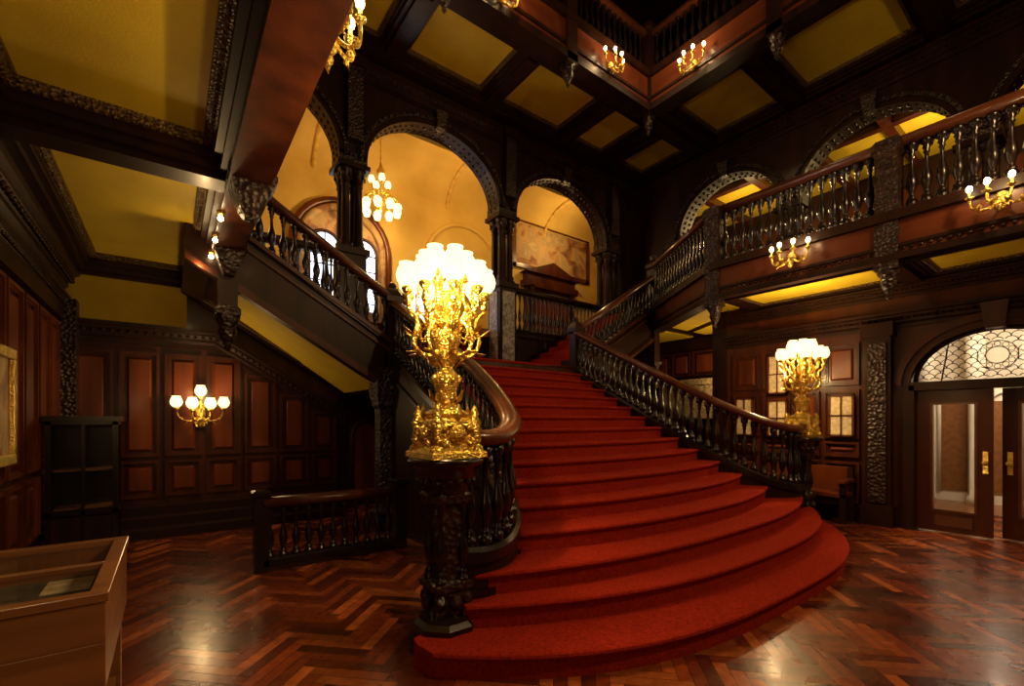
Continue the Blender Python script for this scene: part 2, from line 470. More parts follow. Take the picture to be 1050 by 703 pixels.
# landing
mb=MB()
mb.box(CX-1.95,CX+1.95,6.45,8.6,ZL-.32,ZL-.01,DARK)
mb.box(CX-1.85,CX+1.85,6.46,8.6,ZL-.01,ZL,CARP)
mb.box(CX-2.02,CX+2.02,6.42,6.5,1.85,ZL-.06,WOOD)
for x in (CX-1.95,):
    mb.sqlathe([(.16,0),(.16,.25),(.13,.28),(.11,.35),(.11,1.75),(.14,1.8),(.17,1.95),(.17,2.35)],(x-.05,6.5,0),CARVE)
mb.build("landing",stair)

# ---------------- newel posts
def newel(name,x,y):
    mb=MB()
    mb.lathe([(.25,0),(.25,.10),(.225,.13),(.225,.2),(.19,.23),(.18,.26)],8,(x,y,0),EBON,False,PI/8)
    mb.sqlathe([(.12,.24),(.12,.42),(.14,.44),(.14,.48),(.09,.5),(.09,1.0),(.13,1.03),(.14,1.08),(.12,1.1)],(x,y,0),CARVE)
    for i in range(4):
        a=PI/4+i*PI/2
        cx_,cy_=x+.12*math.cos(a),y+.12*math.sin(a)
        baluster(mb,cx_,cy_,.46,1.08,.042,EBON,10)
    for i in range(8):
        a=i*PI/4
        mb.sphere((x+.145*math.cos(a),y+.145*math.sin(a),.36),.045,CARVE,8,6,1.3)
    mb.lathe([(.12,1.06),(.17,1.12),(.16,1.15),(.18,1.18),(.22,1.22),(.22,1.26),(.25,1.28),(.27,1.31),(.26,1.34),(.0,1.34)],20,(x,y,0),EBON,True)
    for i in range(16):
        a=i*PI/8
        mb.sphere((x+.19*math.cos(a),y+.19*math.sin(a),1.18),.026,CARVE,6,5)
    return mb.build(name)
NL=(1.55,2.84);NR=(7.52,2.84)
newel("newel_post",*NL); newel("newel_post",*NR)

# ---------------- candelabra lamps
TUL=[(.02,0),(.045,.015),(.068,.045),(.076,.085),(.066,.125),(.05,.15),(.056,.165),(.03,.166),(.001,.16)]
def shade(mb,c,s=1.0):
    mb.lathe([(.012*s,-.05*s),(.03*s,-.03*s),(.042*s,-.005*s),(.03*s,.012*s)],8,c,GOLD)
    mb.lathe([(r*s,z*s) for r,z in TUL],12,c,GLOBE)
def leaf(mb,p,d,L,wd_,th=.012):
    d=Vector(d).normalized(); up=Vector((0,0,1)); sd=d.cross(up)
    if sd.length<.01: sd=Vector((1,0,0))
    sd.normalize(); nn=sd.cross(d)
    P=Vector(p); pts=[P,P+d*L*.45+sd*wd_,P+d*L+nn*L*.18,P+d*L*.45-sd*wd_,P+d*L*.45+nn*th,P+d*L*.45-nn*th]
    mb.add([tuple(q) for q in pts],[(0,1,4),(1,2,4),(2,3,4),(3,0,4),(0,5,1),(1,5,2),(2,5,3),(3,5,0)],GOLD)
def candelabra(name,x,y,z,power,lo):
    mb=MB(); mb.M=Matrix.Translation((x,y,z))
    mb.sqlathe([(.21,0),(.21,.035),(.185,.05),(.18,.08),(.155,.10),(.15,.19),(.175,.22),(.165,.25),(.12,.27),(.13,.30),(.08,.33)],(0,0,0),GOLD,PI/4)
    for i in range(4):
        a=PI/4+i*PI/2
        px,py=.215*math.cos(a),.215*math.sin(a)
        mb.sphere((px,py,.05),.055,GOLD,8,6,.9)
        mb.lathe([(.035,.08),(.05,.12),(.035,.18),(.05,.24),(.025,.28),(.035,.30),(.004,.36)],8,(px*.95,py*.95,0),GOLD)
        b=i*PI/2
        mb.sphere((.155*math.cos(b),.155*math.sin(b),.16),.065,GOLD,10,8,1.1)
        leaf(mb,(.16*math.cos(b),.16*math.sin(b),.24),(.3*math.cos(b),.3*math.sin(b),1),.13,.05)
        for o in (-.10,.10):
            mb.sphere((.175*math.cos(b)-o*math.sin(b),.175*math.sin(b)+o*math.cos(b),.10),.032,GOLD,8,6)
            mb.sphere((.165*math.cos(b)-o*math.sin(b),.165*math.sin(b)+o*math.cos(b),.20),.028,GOLD,8,6)
    mb.lathe([(.08,.30),(.09,.34),(.06,.38),(.045,.42),(.07,.46),(.095,.52),(.08,.58),(.045,.62),(.06,.65),(.05,.68),(.07,.74),(.10,.80),(.11,.86),(.08,.92),(.05,.98),(.065,1.03),(.04,1.1),(.05,1.16),(.02,1.22)],14,(0,0,0),GOLD)
    for i in range(8):
        a=i*PI/4; ca,sa=math.cos(a),math.sin(a)
        mb.sphere((.09*ca,.09*sa,.54),.025,GOLD,6,5,1.4)
        leaf(mb,(.07*ca,.07*sa,.36),(ca*.6,sa*.6,.8),.13,.035)
        leaf(mb,(.06*ca,.06*sa,.62),(ca*.8,sa*.8,.6),.14,.035)
        leaf(mb,(.09*ca,.09*sa,.86),(ca*.7,sa*.7,.7),.15,.04)
    n1=9
    for i in range(n1):
        a=2*PI*i/n1+.2; ca,sa=math.cos(a),math.sin(a)
        pr=[(.06,.74),(.13,.70),(.20,.73),(.235,.81),(.21,.89),(.22,.97),(.27,1.02),(.275,1.10)]
        path=catmull([(r*ca,r*sa,zz) for r,zz in pr],3)
        mb.tube(path,.017,GOLD,6,.012)
        pr2=[(.08,.86),(.14,.92),(.19,.88),(.175,.81),(.13,.83)]
        mb.tube(catmull([(r*ca,r*sa,zz) for r,zz in pr2],3),.014,GOLD,5,.006)
        leaf(mb,(.20*ca,.20*sa,.73),(ca,sa,-.3),.09,.03)
        leaf(mb,(.23*ca,.23*sa,.84),(ca,sa,.5),.10,.03)
        leaf(mb,(.23*ca,.23*sa,.97),(-ca*.6,-sa*.6,.8),.10,.03)
        mb.sphere((.27*ca,.27*sa,1.05),.028,GOLD,6,5)
        shade(mb,(.275*ca,.275*sa,1.15))
        b=a+PI/n1
        mb.tube(catmull([(r*math.cos(b),r*math.sin(b),zz) for r,zz in ((.07,.92),(.13,.96),(.19,1.03),(.2,1.12),(.17,1.17))],3),.011,GOLD,5,.004)
        leaf(mb,(.18*math.cos(b),.18*math.sin(b),1.1),(0.2*math.cos(b),.2*math.sin(b),1),.14,.025)
    n2=6
    for i in range(n2):
        a=2*PI*i/n2+.5; ca,sa=math.cos(a),math.sin(a)
        pr=[(.03,.98),(.09,.95),(.14,1.03),(.12,1.12),(.135,1.22)]
        mb.tube(catmull([(r*ca,r*sa,zz) for r,zz in pr],3),.013,GOLD,6,.01)
        shade(mb,(.135*ca,.135*sa,1.27))
    ob=mb.build(name)
    light("lamp_glow",(x,y,z+1.36),power,radius=.06,parent=ob)
    light("lamp_glow_low",(x+lo[0],y+lo[1],z+1.0),lo[2],radius=.06,parent=ob)
    return ob
candelabra("candelabra_lamp",NL[0],NL[1],1.34,180,(-.20,-.38,30))
candelabra("candelabra_lamp",NR[0],NR[1],1.34,150,(.10,.42,45))

# ------------------------------------------------------------------ side flights
def flight(name,xs,sg):
    root=empty(name)
    L=2.5;s=(4.15-ZL)/L
    mb=MB(); mb.M=Matrix(((sg,0,0,xs),(0,1,0,0),(0,0,1,0),(0,0,0,1)))
    n=9
    for i in range(n):
        u0=L*i/n; mb.box(u0,u0+L/n+.02,6.5,8.55,ZL+(4.15-ZL)*i/n-.08,ZL+(4.15-ZL)*(i+1)/n,DARK)
        mb.box(u0-.005,u0+L/n+.005,6.9,8.2,ZL+(4.15-ZL)*i/n,ZL+(4.15-ZL)*(i+1)/n+.01,CARP)
    mb.build("treads",root)
    mb=MB(); mb.M=Matrix(((sg,0,0,xs),(0,1,0,0),(0,0,1,0),(0,0,0,1)))
    z0=ZL
    mb.para(0,L,6.5,8.58,z0-.52,z0-.05,z0-.52+s*L,z0-.05+s*L,DARK)
    mb.para(.12,L-.1,6.72,8.38,z0-.56,z0-.5,z0-.56+s*(L),z0-.5+s*(L),YEL)
    for (a,b) in ((6.5,6.75),(8.36,8.58)):
        mb.para(0,L,a,b,z0-.62,z0-.5,z0-.62+s*L,z0-.5+s*L,DARK)
    for (a,b) in ((0,.16),(L-.25,L)):
        mb.para(a,b,6.5,8.58,z0-.62+s*a,z0-.5+s*a,z0-.62+s*b,z0-.5+s*b,DARK)
    mb.para(.16,L-.25,6.75,6.82,z0-.59+s*.16,z0-.5+s*.16,z0-.59+s*(L-.25),z0-.5+s*(L-.25),YELT)
    mb.para(.16,L-.25,8.29,8.36,z0-.59+s*.16,z0-.5+s*.16,z0-.59+s*(L-.25),z0-.5+s*(L-.25),YELT)
    mb.para(-.05,L,6.42,6.5,z0-.70,z0+.08,z0-.70+s*L,z0+.08+s*L,DARK)
    for (a,b,d) in ((-.70,-.63,.05),(-.63,-.59,.025),(.02,.08,.06),(-.12,-.08,.03)):
        mb.para(-.05,L,6.42-d,6.42,z0+a,z0+b,z0+a+s*L,z0+b+s*L,WOOD)
    mb.build("string_and_soffit",root)
    mb=MB(); mb.M=Matrix(((sg,0,0,xs),(0,1,0,0),(0,0,1,0),(0,0,0,1)))
    balustrade(mb,[(.05,6.46,z0+.1),(L,6.46,z0+.1+s*L)],.68,.135,.05,rs=1.15)
    mb.build("balustrade",root)
    mb=MB()
    xe=xs+sg*(L-.42)
    if sg>0: xe=xs+L
    mb.sqlathe([(.10,0),(.10,2.2),(.13,2.24),(.13,2.32),(.10,2.36),(.06,2.4)],(xe,6.46,2.85),DARK)
    mb.sqlathe([(.13,2.85),(.13,2.92),(.1,2.96)],(xe,6.46,0),CARVE)
    mb.lathe([(.005,2.42),(.04,2.46),(.03,2.5),(.07,2.56),(.10,2.64),(.09,2.72),(.12,2.78),(.14,2.85)],10,(xe,6.46,0),CARVE)
    mb.sqlathe([(.11,3.9),(.15,3.95),(.15,4.0),(.11,4.05)],(xe,6.46,0),CARVE)
    mb.sphere((xe,6.46,5.32),.08,CARVE,10,8,1.2)
    mb.build("newel_drop",root)
flight("stair_flight",CX-1.9,-1)
flight("stair_flight",CX+1.9,1)

mb=MB()
for i in range(7):
    mb.box(3.05,6.0,8.6+.28*i,8.6+.28*7+.2,ZL+.158*i,ZL+.158*(i+1),CARP)
mb.build("hall_steps")

# ------------------------------------------------------------------ arcade wall (back)
mb=MB()
COLX=[-.8,2.73,6.3,9.95]
spans=[(a+.26,b-.26) for a,b in zip(COLX[:-1],COLX[1:])]
arch_wall(mb,(0,8.6,0),(1,0,0),(0,-1,0),-1.2,11.0,spans,6.5,6.5,1.2,8.5,.4)
mb.box(-1.2,-.8-.26,8.6,9.0,3.6,6.5,DARK); mb.box(9.95+.26,11.0,8.6,9.0,2.6,6.5,DARK)
mb.box(-1.2,11,8.53,8.6,8.02,8.5,DARK)
cornice(mb,[(-1.2,8.6,8.3),(11,8.6,8.3)],DARK,1.2,True,1)
for x in COLX:
    mb.box(x-.14,x+.14,8.42,8.6,6.75,8.2,CARVE)
    mb.box(x-.2,x+.2,8.36,8.6,8.1,8.3,DARK)
mb.build("wall_arcade")
def cluster(mb,x,y,z0,zped,z1,ped=DARK,r=.085):
    mb.box(x-.24,x+.24,y-.05,y+.42,z0,zped,DARK)
    mb.box(x-.29,x+.29,y-.10,y+.46,zped-.12,zped,DARK); mb.box(x-.29,x+.29,y-.10,y+.46,z0,z0+.14,DARK)
    mb.box(x-.17,x+.17,y-.075,y-.05,z0+.25,zped-.22,ped)
    mb.box(x-.265,x-.24,y+.03,y+.34,z0+.25,zped-.22,ped)
    for dx in (-.12,.12):
        for dy in (.06,.32):
            h=z1-zped
            mb.lathe([(r*1.5,0),(r*1.5,.06),(r*1.15,.09),(r*1.35,.13),(r,.17),(r*.95,h*.5),(r*.85,h-.34),(r*1.1,h-.32),(r*.9,h-.29),(r*1.3,h-.15),(r*1.65,h-.06),(r*1.7,h)],12,(x+dx,y+dy,zped),DARK)
            for i in range(6):
                a=i*PI/3; mb.sphere((x+dx+r*1.35*math.cos(a),y+dy+r*1.35*math.sin(a),z1-.14),.03,CARVE,6,4,1.6)
    mb.box(x-.3,x+.3,y-.1,y+.48,z1-.02,z1+.07,DARK)
    mb.box(x-.26,x+.26,y-.05,y+.44,z1+.07,z1+.26,CARVE)
mb=MB()
cluster(mb,COLX[0],8.6,3.7,4.8,6.3)
cluster(mb,COLX[1],8.6,2.64,4.8,6.3)
cluster(mb,COLX[2],8.6,2.64,4.8,6.3,GREYC)
cluster(mb,COLX[3],8.6,2.64,4.8,6.3)
mb.build("arcade_columns")
mb=MB()
mb.box(6.5,9.7,8.65,8.95,2.3,3.72,DARK); mb.box(-.5,2.45,8.65,8.95,3.4,3.72,DARK)
panels(mb,(0,8.65,0),(1,0,0),(0,-1,0),[(6.55,7.4),(7.4,8.2),(8.2,9.0),(9.0,9.65)],[(2.75,3.65)],fm=DARK,pm=DARK)
balustrade(mb,[(6.56,8.72,3.75),(9.66,8.72,3.75)],.98,.14,.048,railmat=DARK,rs=1.3)
balustrade(mb,[(-.5,8.72,3.75),(2.46,8.72,3.75)],.98,.14,.048,railmat=DARK,rs=1.3)
mb.build("arcade_balustrade")

# ------------------------------------------------------------------ lower back wall (sconce wall)
mb=MB()
mb.box(-1.2,2.45,8.6,8.9,0,3.7,WOOD)
mb.box(2.45,11.0,8.6,8.9,0,2.45,DARK)
def soff(x): return 2.08+.604*(2.63-x)
cols=[(-1.15,-.62),(-.62,-.1),(-.1,.42),(.42,.94),(.94,1.46),(1.46,1.98),(1.98,2.45)]
def rws(a,b):
    top=min(2.62,soff(b)-.42)
    rows=[(.42,1.02)]
    if top-1.02>.35: rows.append((1.02,top))
    return rows
panels(mb,(0,8.6,0),(1,0,0),(0,-1,0),cols,rws,.05,WOOD,REDW)
mb.box(-1.2,2.3,8.25,8.6,0,.36,DARK); mb.box(-1.2,2.3,8.0,8.25,0,.24,DARK); mb.box(-1.2,2.3,7.75,8.0,0,.12,DARK)
xk=.55; zc=soff(xk)-.12
cornice(mb,[(-1.2,8.6,2.98),(xk,8.6,2.98)],DARK,1.1,True,1)
cornice(mb,[(xk,8.6,2.98),(2.6,8.6,2.98-.604*(2.6-xk))],DARK,1.1,True,1)
mb.box(-1.15,.2,8.57,8.6,3.0,3.6,YEL)
mb.M=Mat((0,8.6,0),(1,0,0),(0,-1,0))
mb.box(2.55,3.35,0,.06,.0,1.75,DARK)
ar=[(2.95-.26*math.cos(PI*i/12),1.3+.26*math.sin(PI*i/12)) for i in range(13)]
vs=[(2.69,.08,.1),(3.21,.08,.1)]+[(a,.08,b) for a,b in reversed(ar)]
mb.add(vs,[tuple(range(len(vs)))],REDW)
mb.tube([(2.69,.09,.1)]+[(a,.09,b) for a,b in ar]+[(3.21,.09,.1)],.035,DARK,6)
mb.M=Matrix.Identity(4)
mb.build("wall_back")

# ------------------------------------------------------------------ left wall
mb=MB()
mb.box(-1.5,-1.2,-3,8.9,0,8.5,WOOD)
cl=[(y*.62-.3,y*.62+.3) for y in range(-4,14)]
panels(mb,(-1.2,0,0),(0,1,0),(1,0,0),cl,[(.3,1.0),(1.02,2.9)],.05,REDW,REDW)
mb.box(-1.2,-1.12,-3,8.6,0,.26,DARK); mb.box(-1.2,-1.12,-3,8.6,2.92,3.1,DARK)
cornice(mb,[(-1.2,8.6,3.62),(-1.2,-3,3.62)],DARK,1.3,True,-1)
cornice(mb,[(-1.2,8.6,3.25),(-1.2,-3,3.25)],DARK,.8,True,-1)
mb.box(-1.2,-1.0,8.3,8.6,0,3.2,CARVE)
mb.build("wall_left",bevel=0)
mb=MB()
mb.M=Mat((-1.13,0,0),(0,1,0),(1,0,0))
y0,y1,z0,z1=4.8,5.72,1.22,2.2
for (a,b,c,d) in ((y0,y1,z0,z0+.09),(y0,y1,z1-.09,z1),(y0,y0+.09,z0+.09,z1-.09),(y1-.09,y1,z0+.09,z1-.09)):
    mb.box(a,b,0,.07,c,d,GOLD)
mb.box(y0+.08,y1-.08,0,.04,z0+.08,z1-.08,MURAL)
mb.build("framed_painting",bevel=.012)

# dark glazed cabinet
mb=MB()
x0,x1,y0,y1=-1.12,-.50,7.15,7.6
for (x,y) in ((x0,y0),(x1-.05,y0),(x0,y1-.05),(x1-.05,y1-.05)):
    mb.box(x,x+.05,y,y+.05,0,1.58,EBON)
for z in (.08,.5,1.54): mb.box(x0,x1,y0,y1,z,z+.05,EBON)
mb.box(x0,x1,y1-.03,y1,0.1,1.56,EBON)
mb.box(x0+.05,x1-.05,y0+.01,y0+.02,.55,1.54,GLASS)
mb.box(x0+.05,x1-.05,y0+.02,y0+.05,.14,.48,DARK)
mb.box(x0+.06,x1-.06,y0+.08,y1-.04,1.0,1.02,OAK); mb.box(x0+.06,x1-.06,y0+.08,y1-.04,.56,.58,OAK)
mb.box(x0+.30,x0+.33,y0,y0+.04,.12,1.54,EBON)
mb.box(x0-.02,x1+.03,y0-.03,y1,1.58,1.64,EBON)
mb.build("glazed_cabinet")

# ------------------------------------------------------------------ left gallery
mb=MB()
coffer(mb,[(-.92,.33)],[(-2.6,.7),(1.0,4.45),(4.85,8.4)],-1.2,.42,-3,8.6,3.86,.2)
mb.box(-1.2,.6,-3,6.45,3.98,4.15,DARK); mb.box(-1.2,.13,6.45,8.6,3.98,4.15,DARK)
mb.box(.42,.66,-3,6.4,3.62,4.2,BEAM)
mb.box(.66,.72,-3,6.4,3.66,3.74,WOOD); mb.box(.66,.74,-3,6.4,4.08,4.2,WOOD); mb.box(.38,.68,-3,6.4,3.57,3.62,WOOD)
for i in range(90):
    mb.sphere((.67,-2.6+i*.1,3.8),.024,CARVE,6,4)
balustrade(mb,[(.6,-3,4.24),(.6,6.4,4.24)],.85,.16,.045,rs=1.1)
for y in (6.3,4.45):
    mb.sqlathe([(.05,-.3),(.09,-.22),(.12,-.12),(.15,-.04),(.18,0),(.18,.05)],(.55,y,3.6),CARVE)
mb.build("gallery_left")

mb=MB()
for y in (5.1,5.75,6.35):
    mb.lathe([(.035,0),(.03,-.03),(.02,-.04)],8,(.38,y,3.57),GOLD)
    mb.sphere((.38,y,3.50),.025,BULB,8,6)
ob=mb.build("beam_bulb_row")
for y in (5.1,6.35): light("bulb_glow",(.26,y,3.36),7,radius=.03,parent=ob)

# ------------------------------------------------------------------ right gallery
mb=MB()
poly=[(7.3,-3),(11,-3),(11,8.6),(8.93,8.6),(8.93,6.45),(7.3,4.1)]
mb.prism(poly,4.0,4.15,DARK)
coffer(mb,[(7.5,8.62)],[(-2.6,-.5),(-.2,1.6),(1.95,3.95)],7.3,8.7,-3,4.1,3.68,.06)
mb.prism([(7.3,4.05),(11,4.05),(11,8.6),(8.93,8.6),(8.93,6.45)],3.75,4.0,DARK)
mb.prism([(7.75,4.35),(8.7,4.35),(9.9,6.2),(9.1,6.2)],3.72,3.75,YEL)
mb.prism([(9.0,4.35),(10.7,4.35),(10.7,6.2),(10.15,6.2)],3.72,3.75,YEL)
mb.prism([(9.1,6.6),(10.8,6.6),(10.8,8.4),(9.1,8.4)],3.72,3.75,YEL)
edge=[(7.3,-3,0),(7.3,4.1,0),(8.9,6.42,0)]
for (z0_,z1_,d,m) in ((3.62,4.2,.0,BEAM),(3.60,3.68,.05,DARK),(4.1,4.22,.07,DARK),(3.76,3.80,.03,DARK)):
    mb.sweep([(p[0],p[1],0) for p in edge],[(-.02-d,z0_),(.2,z0_),(.2,z1_),(-.02-d,z1_)],m)
for i in range(84):
    mb.sphere((7.27,-2.9+i*.085,3.73),.022,CARVE,6,4)
balustrade(mb,[(7.38,-3,4.24),(7.38,4.0,4.24)],.88,.14,.06,rs=1.2)
balustrade(mb,[(7.45,4.2,4.24),(8.85,6.35,4.24)],.88,.14,.06,rs=1.2)
for i in range(48):
    y=-2.9+i*.14
    mb.tube([(7.38,y+.07*math.cos(t*PI/4),4.93+.08*math.sin(t*PI/4)) for t in range(5)],.016,EBON,4)
for y in (4.1,1.77,-.56):
    mb.sqlathe([(.12,3.5),(.12,4.95),(.15,5.0),(.15,5.1),(.11,5.16)],(7.36,y,0),CARVE)
    mb.lathe([(.005,3.12),(.035,3.16),(.025,3.2),(.06,3.27),(.09,3.34),(.08,3.4),(.12,3.46),(.13,3.52)],10,(7.36,y,0),CARVE)
mb.build("gallery_right")

# ------------------------------------------------------------------ right lower wall with door
mb=MB()
DY0,DY1=.10,1.84
arch_wall(mb,(8.7,0,0),(0,1,0),(-1,0,0),-3,4.6,[(DY0,DY1)],0,2.1,.74,3.7,.3,WOOD,WOOD,24,False)
mb.box(8.7,11,4.6,4.9,0,3.72,DARK)
cls=[(2.42,2.97),(2.97,3.42),(3.42,3.95),(3.95,4.5)]
panels(mb,(8.7,0,0),(0,1,0),(-1,0,0),cls,[(.25,.95),(.97,1.27),(1.27,2.1),(2.12,2.85)],.05,WOOD,REDW)
panels(mb,(8.7,0,0),(0,1,0),(-1,0,0),[(-2.9,-2.2),(-2.2,-1.5),(-1.5,-.8)],[(.25,.95),(.97,2.85)],.05,WOOD,REDW)
cornice(mb,[(8.7,-3,3.6),(8.7,4.6,3.6)],DARK,.7,True,-1)
cornice(mb,[(8.7,-3,3.2),(8.7,4.6,3.2)],DARK,.9,True,-1)
mb.box(8.62,8.7,2.3,4.6,0,.2,DARK)
for y in (2.2,-.35):
    mb.box(8.56,8.7,y-.16,y+.16,0,3.0,DARK); mb.box(8.53,8.56,y-.11,y+.11,.35,2.75,CARVE)
    mb.box(8.5,8.7,y-.2,y+.2,0,.3,DARK); mb.box(8.5,8.7,y-.2,y+.2,2.85,3.05,DARK)
for y in (DY0,DY1):
    mb.box(8.6,8.82,y-.06,y+.06,0,2.1,DARK)
mb.box(8.6,8.82,DY0,DY1,2.02,2.14,DARK)
mb.build("wall_right")
# fanlight
mb=MB()
m=(DY0+DY1)/2;R=(DY1-DY0)/2-.04
def inside(y,z): return z>2.14 and ((y-m)/R)**2+((z-2.14)/.68)**2<1
pts=[(m-R*math.cos(PI*i/24),2.14+.68*math.sin(PI*i/24)) for i in range(25)]
mb.add([(8.8,a,b) for a,b in pts],[tuple(range(25))],FROST)
sR=.062
for r_ in range(12):
    zc_=2.14+r_*sR
    for c_ in range(-15,16):
        yc_=m+(c_+(.5 if r_%2 else 0))*sR*2
        q=[(yc_+sR*math.cos(t*PI/6),zc_+sR*math.sin(t*PI/6)) for t in range(7)]
        q=[p for p in q if inside(*p) and (p[0]-m)**2+(p[1]-2.46)**2>.19**2]
        if len(q)>2: mb.tube([(8.785,a,b) for a,b in q],.005,DARK,4)
for rr_ in (.19,.11): mb.tube([(8.78,m+rr_*math.cos(t*PI/12),2.46+rr_*math.sin(t*PI/12)) for t in range(25)],.006,DARK,5)
for t in range(12):
    a=t*PI/6
    mb.tube([(8.78,m+.15*math.cos(a)+.032*math.cos(q*PI/4),2.46+.15*math.sin(a)+.032*math.sin(q*PI/4)) for q in range(9)],.004,DARK,4)
for i in (-.55,.55): mb.tube([(8.78,m+i,2.14),(8.78,m+i*.85,2.14+.68*math.sqrt(1-(i*.85/R)**2))],.010,DARK,5)
mb.tube([(8.78,a,b) for a,b in pts],.03,DARK,6)
mb.build("window_fanlight")
def door(name,hinge,wd,ang,sg):
    mb=MB()
    c,s_=math.cos(ang),math.sin(ang)
    U=Vector((s_,sg*c,0)); N=Vector((-c,sg*s_,0))
    mb.M=Mat((8.76,hinge,0.02),U,N)
    t=.025
    mb.box(0,.15,-t,t,0,2.0,WOOD); mb.box(wd-.15,wd,-t,t,0,2.0,WOOD); mb.box(.15,wd-.15,-t,t,0,.28,WOOD); mb.box(.15,wd-.15,-t,t,1.82,2.0,WOOD)
    mb.box(.15,wd-.15,-.005,.005,.28,1.82,GLASS)
    for (a,b,e,f) in ((.15,.18,.28,1.82),(wd-.18,wd-.15,.28,1.82),(.18,wd-.18,.28,.31),(.18,wd-.18,1.79,1.82)):
        mb.box(a,b,-t-.012,t+.012,e,f,RAIL)
    mb.box(.2,wd-.2,t,t+.012,.08,.22,RAIL)
    mb.box(wd-.10,wd-.05,t,t+.012,.85,1.15,GOLD)
    mb.sphere((wd-.075,t+.05,1.0),.032,GOLD,10,8)
    mb.build(name)
door("door_1",DY1-.06,.78,.0,-1)
door("door_2",DY0+.06,.78,.16,1)
mb=MB()
mb.box(8.98,12.5,-1.5,-1.4,0,3.6,CREAM); mb.box(8.98,12.5,4.4,4.55,0,3.6,CREAM)
mb.box(12.4,12.5,-1.4,4.4,0,3.6,CREAM); mb.box(8.98,12.5,-1.5,4.55,3.5,3.6,CREAM); mb.box(11,12.5,-1.5,4.55,-.05,0,OAK)
for y in (.2,.9,1.6,2.3,3.0):
    mb.lathe([(.13,0),(.13,.15),(.09,.2),(.09,2.2),(.11,2.3),(.15,2.4),(.15,3.5)],14,(12.0,y,0),CREAM)
for y in (.55,1.25,1.95,2.65):
    mb.tube([(12.36,y-.22,.2),(12.36,y-.22,1.9)]+[(12.36,y-.22*math.cos(t*PI/8),1.9+.22*math.sin(t*PI/8)) for t in range(1,8)]+[(12.36,y+.22,1.9),(12.36,y+.22,.2)],.03,CREAM,6)
    mb.box(12.38,12.4,y-.2,y+.2,.2,1.95,OAK)
mb.build("wall_vestibule")
light("vestibule_light",(10.8,1.2,2.9),150,(1,.82,.58),.25)

def notice(name,y0,y1,z0,z1):
    mb=MB(); mb.M=Mat((8.63,0,0),(0,1,0),(-1,0,0))
    mb.box(y0,y1,0,.03,z0,z1,PAPER)
    for (a,b,c,d) in ((y0,y1,z0,z0+.03),(y0,y1,z1-.03,z1),(y0,y0+.03,z0,z1),(y1-.03,y1,z0,z1),((y0+y1)/2-.01,(y0+y1)/2+.01,z0,z1),(y0,y1,(z0+z1)/2-.01,(z0+z1)/2+.01)):
        mb.box(a,b,0,.05,c,d,RAIL)
    mb.build(name)
notice("framed_notice",3.47,3.80,2.05,2.75); notice("framed_notice",3.47,3.80,1.3,1.95)
notice("framed_notice",4.05,4.38,1.3,2.0); notice("framed_notice",2.5,2.85,1.33,2.0)
mb=MB()
mb.box(8.2,8.62,2.5,3.7,.40,.46,REDW); mb.box(8.56,8.62,2.5,3.7,.46,.85,REDW)
for y in (2.5,3.62):
    mb.box(8.2,8.28,y,y+.08,0,.62,DARK); mb.box(8.54,8.62,y,y+.08,0,.85,DARK); mb.box(8.18,8.62,y-.01,y+.09,.62,.67,REDW)
mb.box(8.24,8.28,2.56,3.64,.28,.40,DARK)
mb.build("hall_bench",bevel=.006)
mb=MB()
mb.box(10.9,11.3,4.9,8.6,0,3.72,DARK)
panels(mb,(10.9,0,0),(0,1,0),(-1,0,0),[(4.95,5.4),(5.4,6.0),(6.0,6.7),(6.7,7.3),(7.3,7.9),(7.9,8.5)],[(2.7,3.4)],.05,WOOD,REDW)
mb.build("wall_alcove")
mb=MB()
mb.box(10.45,10.9,5.4,5.75,0,1.9,STONE); mb.box(10.45,10.9,6.95,7.3,0,1.9,STONE)
mb.box(10.4,10.9,5.35,7.35,1.7,2.45,STONE); mb.box(10.3,10.9,5.25,7.45,2.45,2.6,STONE); mb.box(10.35,10.9,5.3,7.4,1.62,1.72,STONE)
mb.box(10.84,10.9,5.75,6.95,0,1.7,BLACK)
mb.build("fireplace_mantel",bevel=.01)

# ------------------------------------------------------------------ right upper arcade
mb=MB()
CY=[7.3,4.4,1.45,-1.5]
sp=sorted([(b+.22,a-.22) for a,b in zip(CY[:-1],CY[1:])])
arch_wall(mb,(11,0,0),(0,1,0),(-1,0,0),-3,8.6,sp,6.5,6.5,1.12,8.5,.4)
mb.box(11,11.4,7.5,8.6,4.0,6.5,DARK); mb.box(11,11.4,-3,-1.7,4.0,6.5,DARK)
mb.box(11,11.4,-3,8.6,3.9,4.15,DARK)
cornice(mb,[(11,-3,8.3),(11,8.6,8.3)],DARK,1.2,True,-1)
mb.M=Matrix(((0,1,0,2.4),(1,0,0,0),(0,0,1,0),(0,0,0,1)))
for y in CY: cluster(mb,y,8.6,4.15,5.1,6.3)
mb.M=Matrix.Identity(4)
mb.build("wall_gallery_right")
mb=MB()
mb.box(11.4,15,-3,8.6,3.95,4.15,DARK); mb.box(15,15.2,-3,8.6,4.15,8.2,DARK)
mb.box(11.4,15,8.4,8.6,4.15,8.2,DARK); mb.box(11.4,15,-3.2,-3,4.15,8.2,DARK)
mb.box(11.4,15,-3,8.6,8.1,8.2,YEL)
panels(mb,(15,0,0),(0,1,0),(-1,0,0),[(-2.8+i*1.1,-1.8+i*1.1) for i in range(10)],[(4.3,5.3),(5.35,7.6)],.05,DARK,WOOD)
for i in range(9):
    y=-2.6+i*1.4; mb.box(11.4,15,y-.09,y+.09,7.9,8.1,WOOD)
for x in (12.4,13.6): mb.box(x-.09,x+.09,-3,8.6,7.92,8.1,WOOD)
mb.build("wall_gallery_room")
light("gallery_room_light",(13.0,2.2,6.9),150,(1,.66,.26),.2)
light("gallery_room_light",(13.0,6.2,6.9),130,(1,.66,.26),.2)

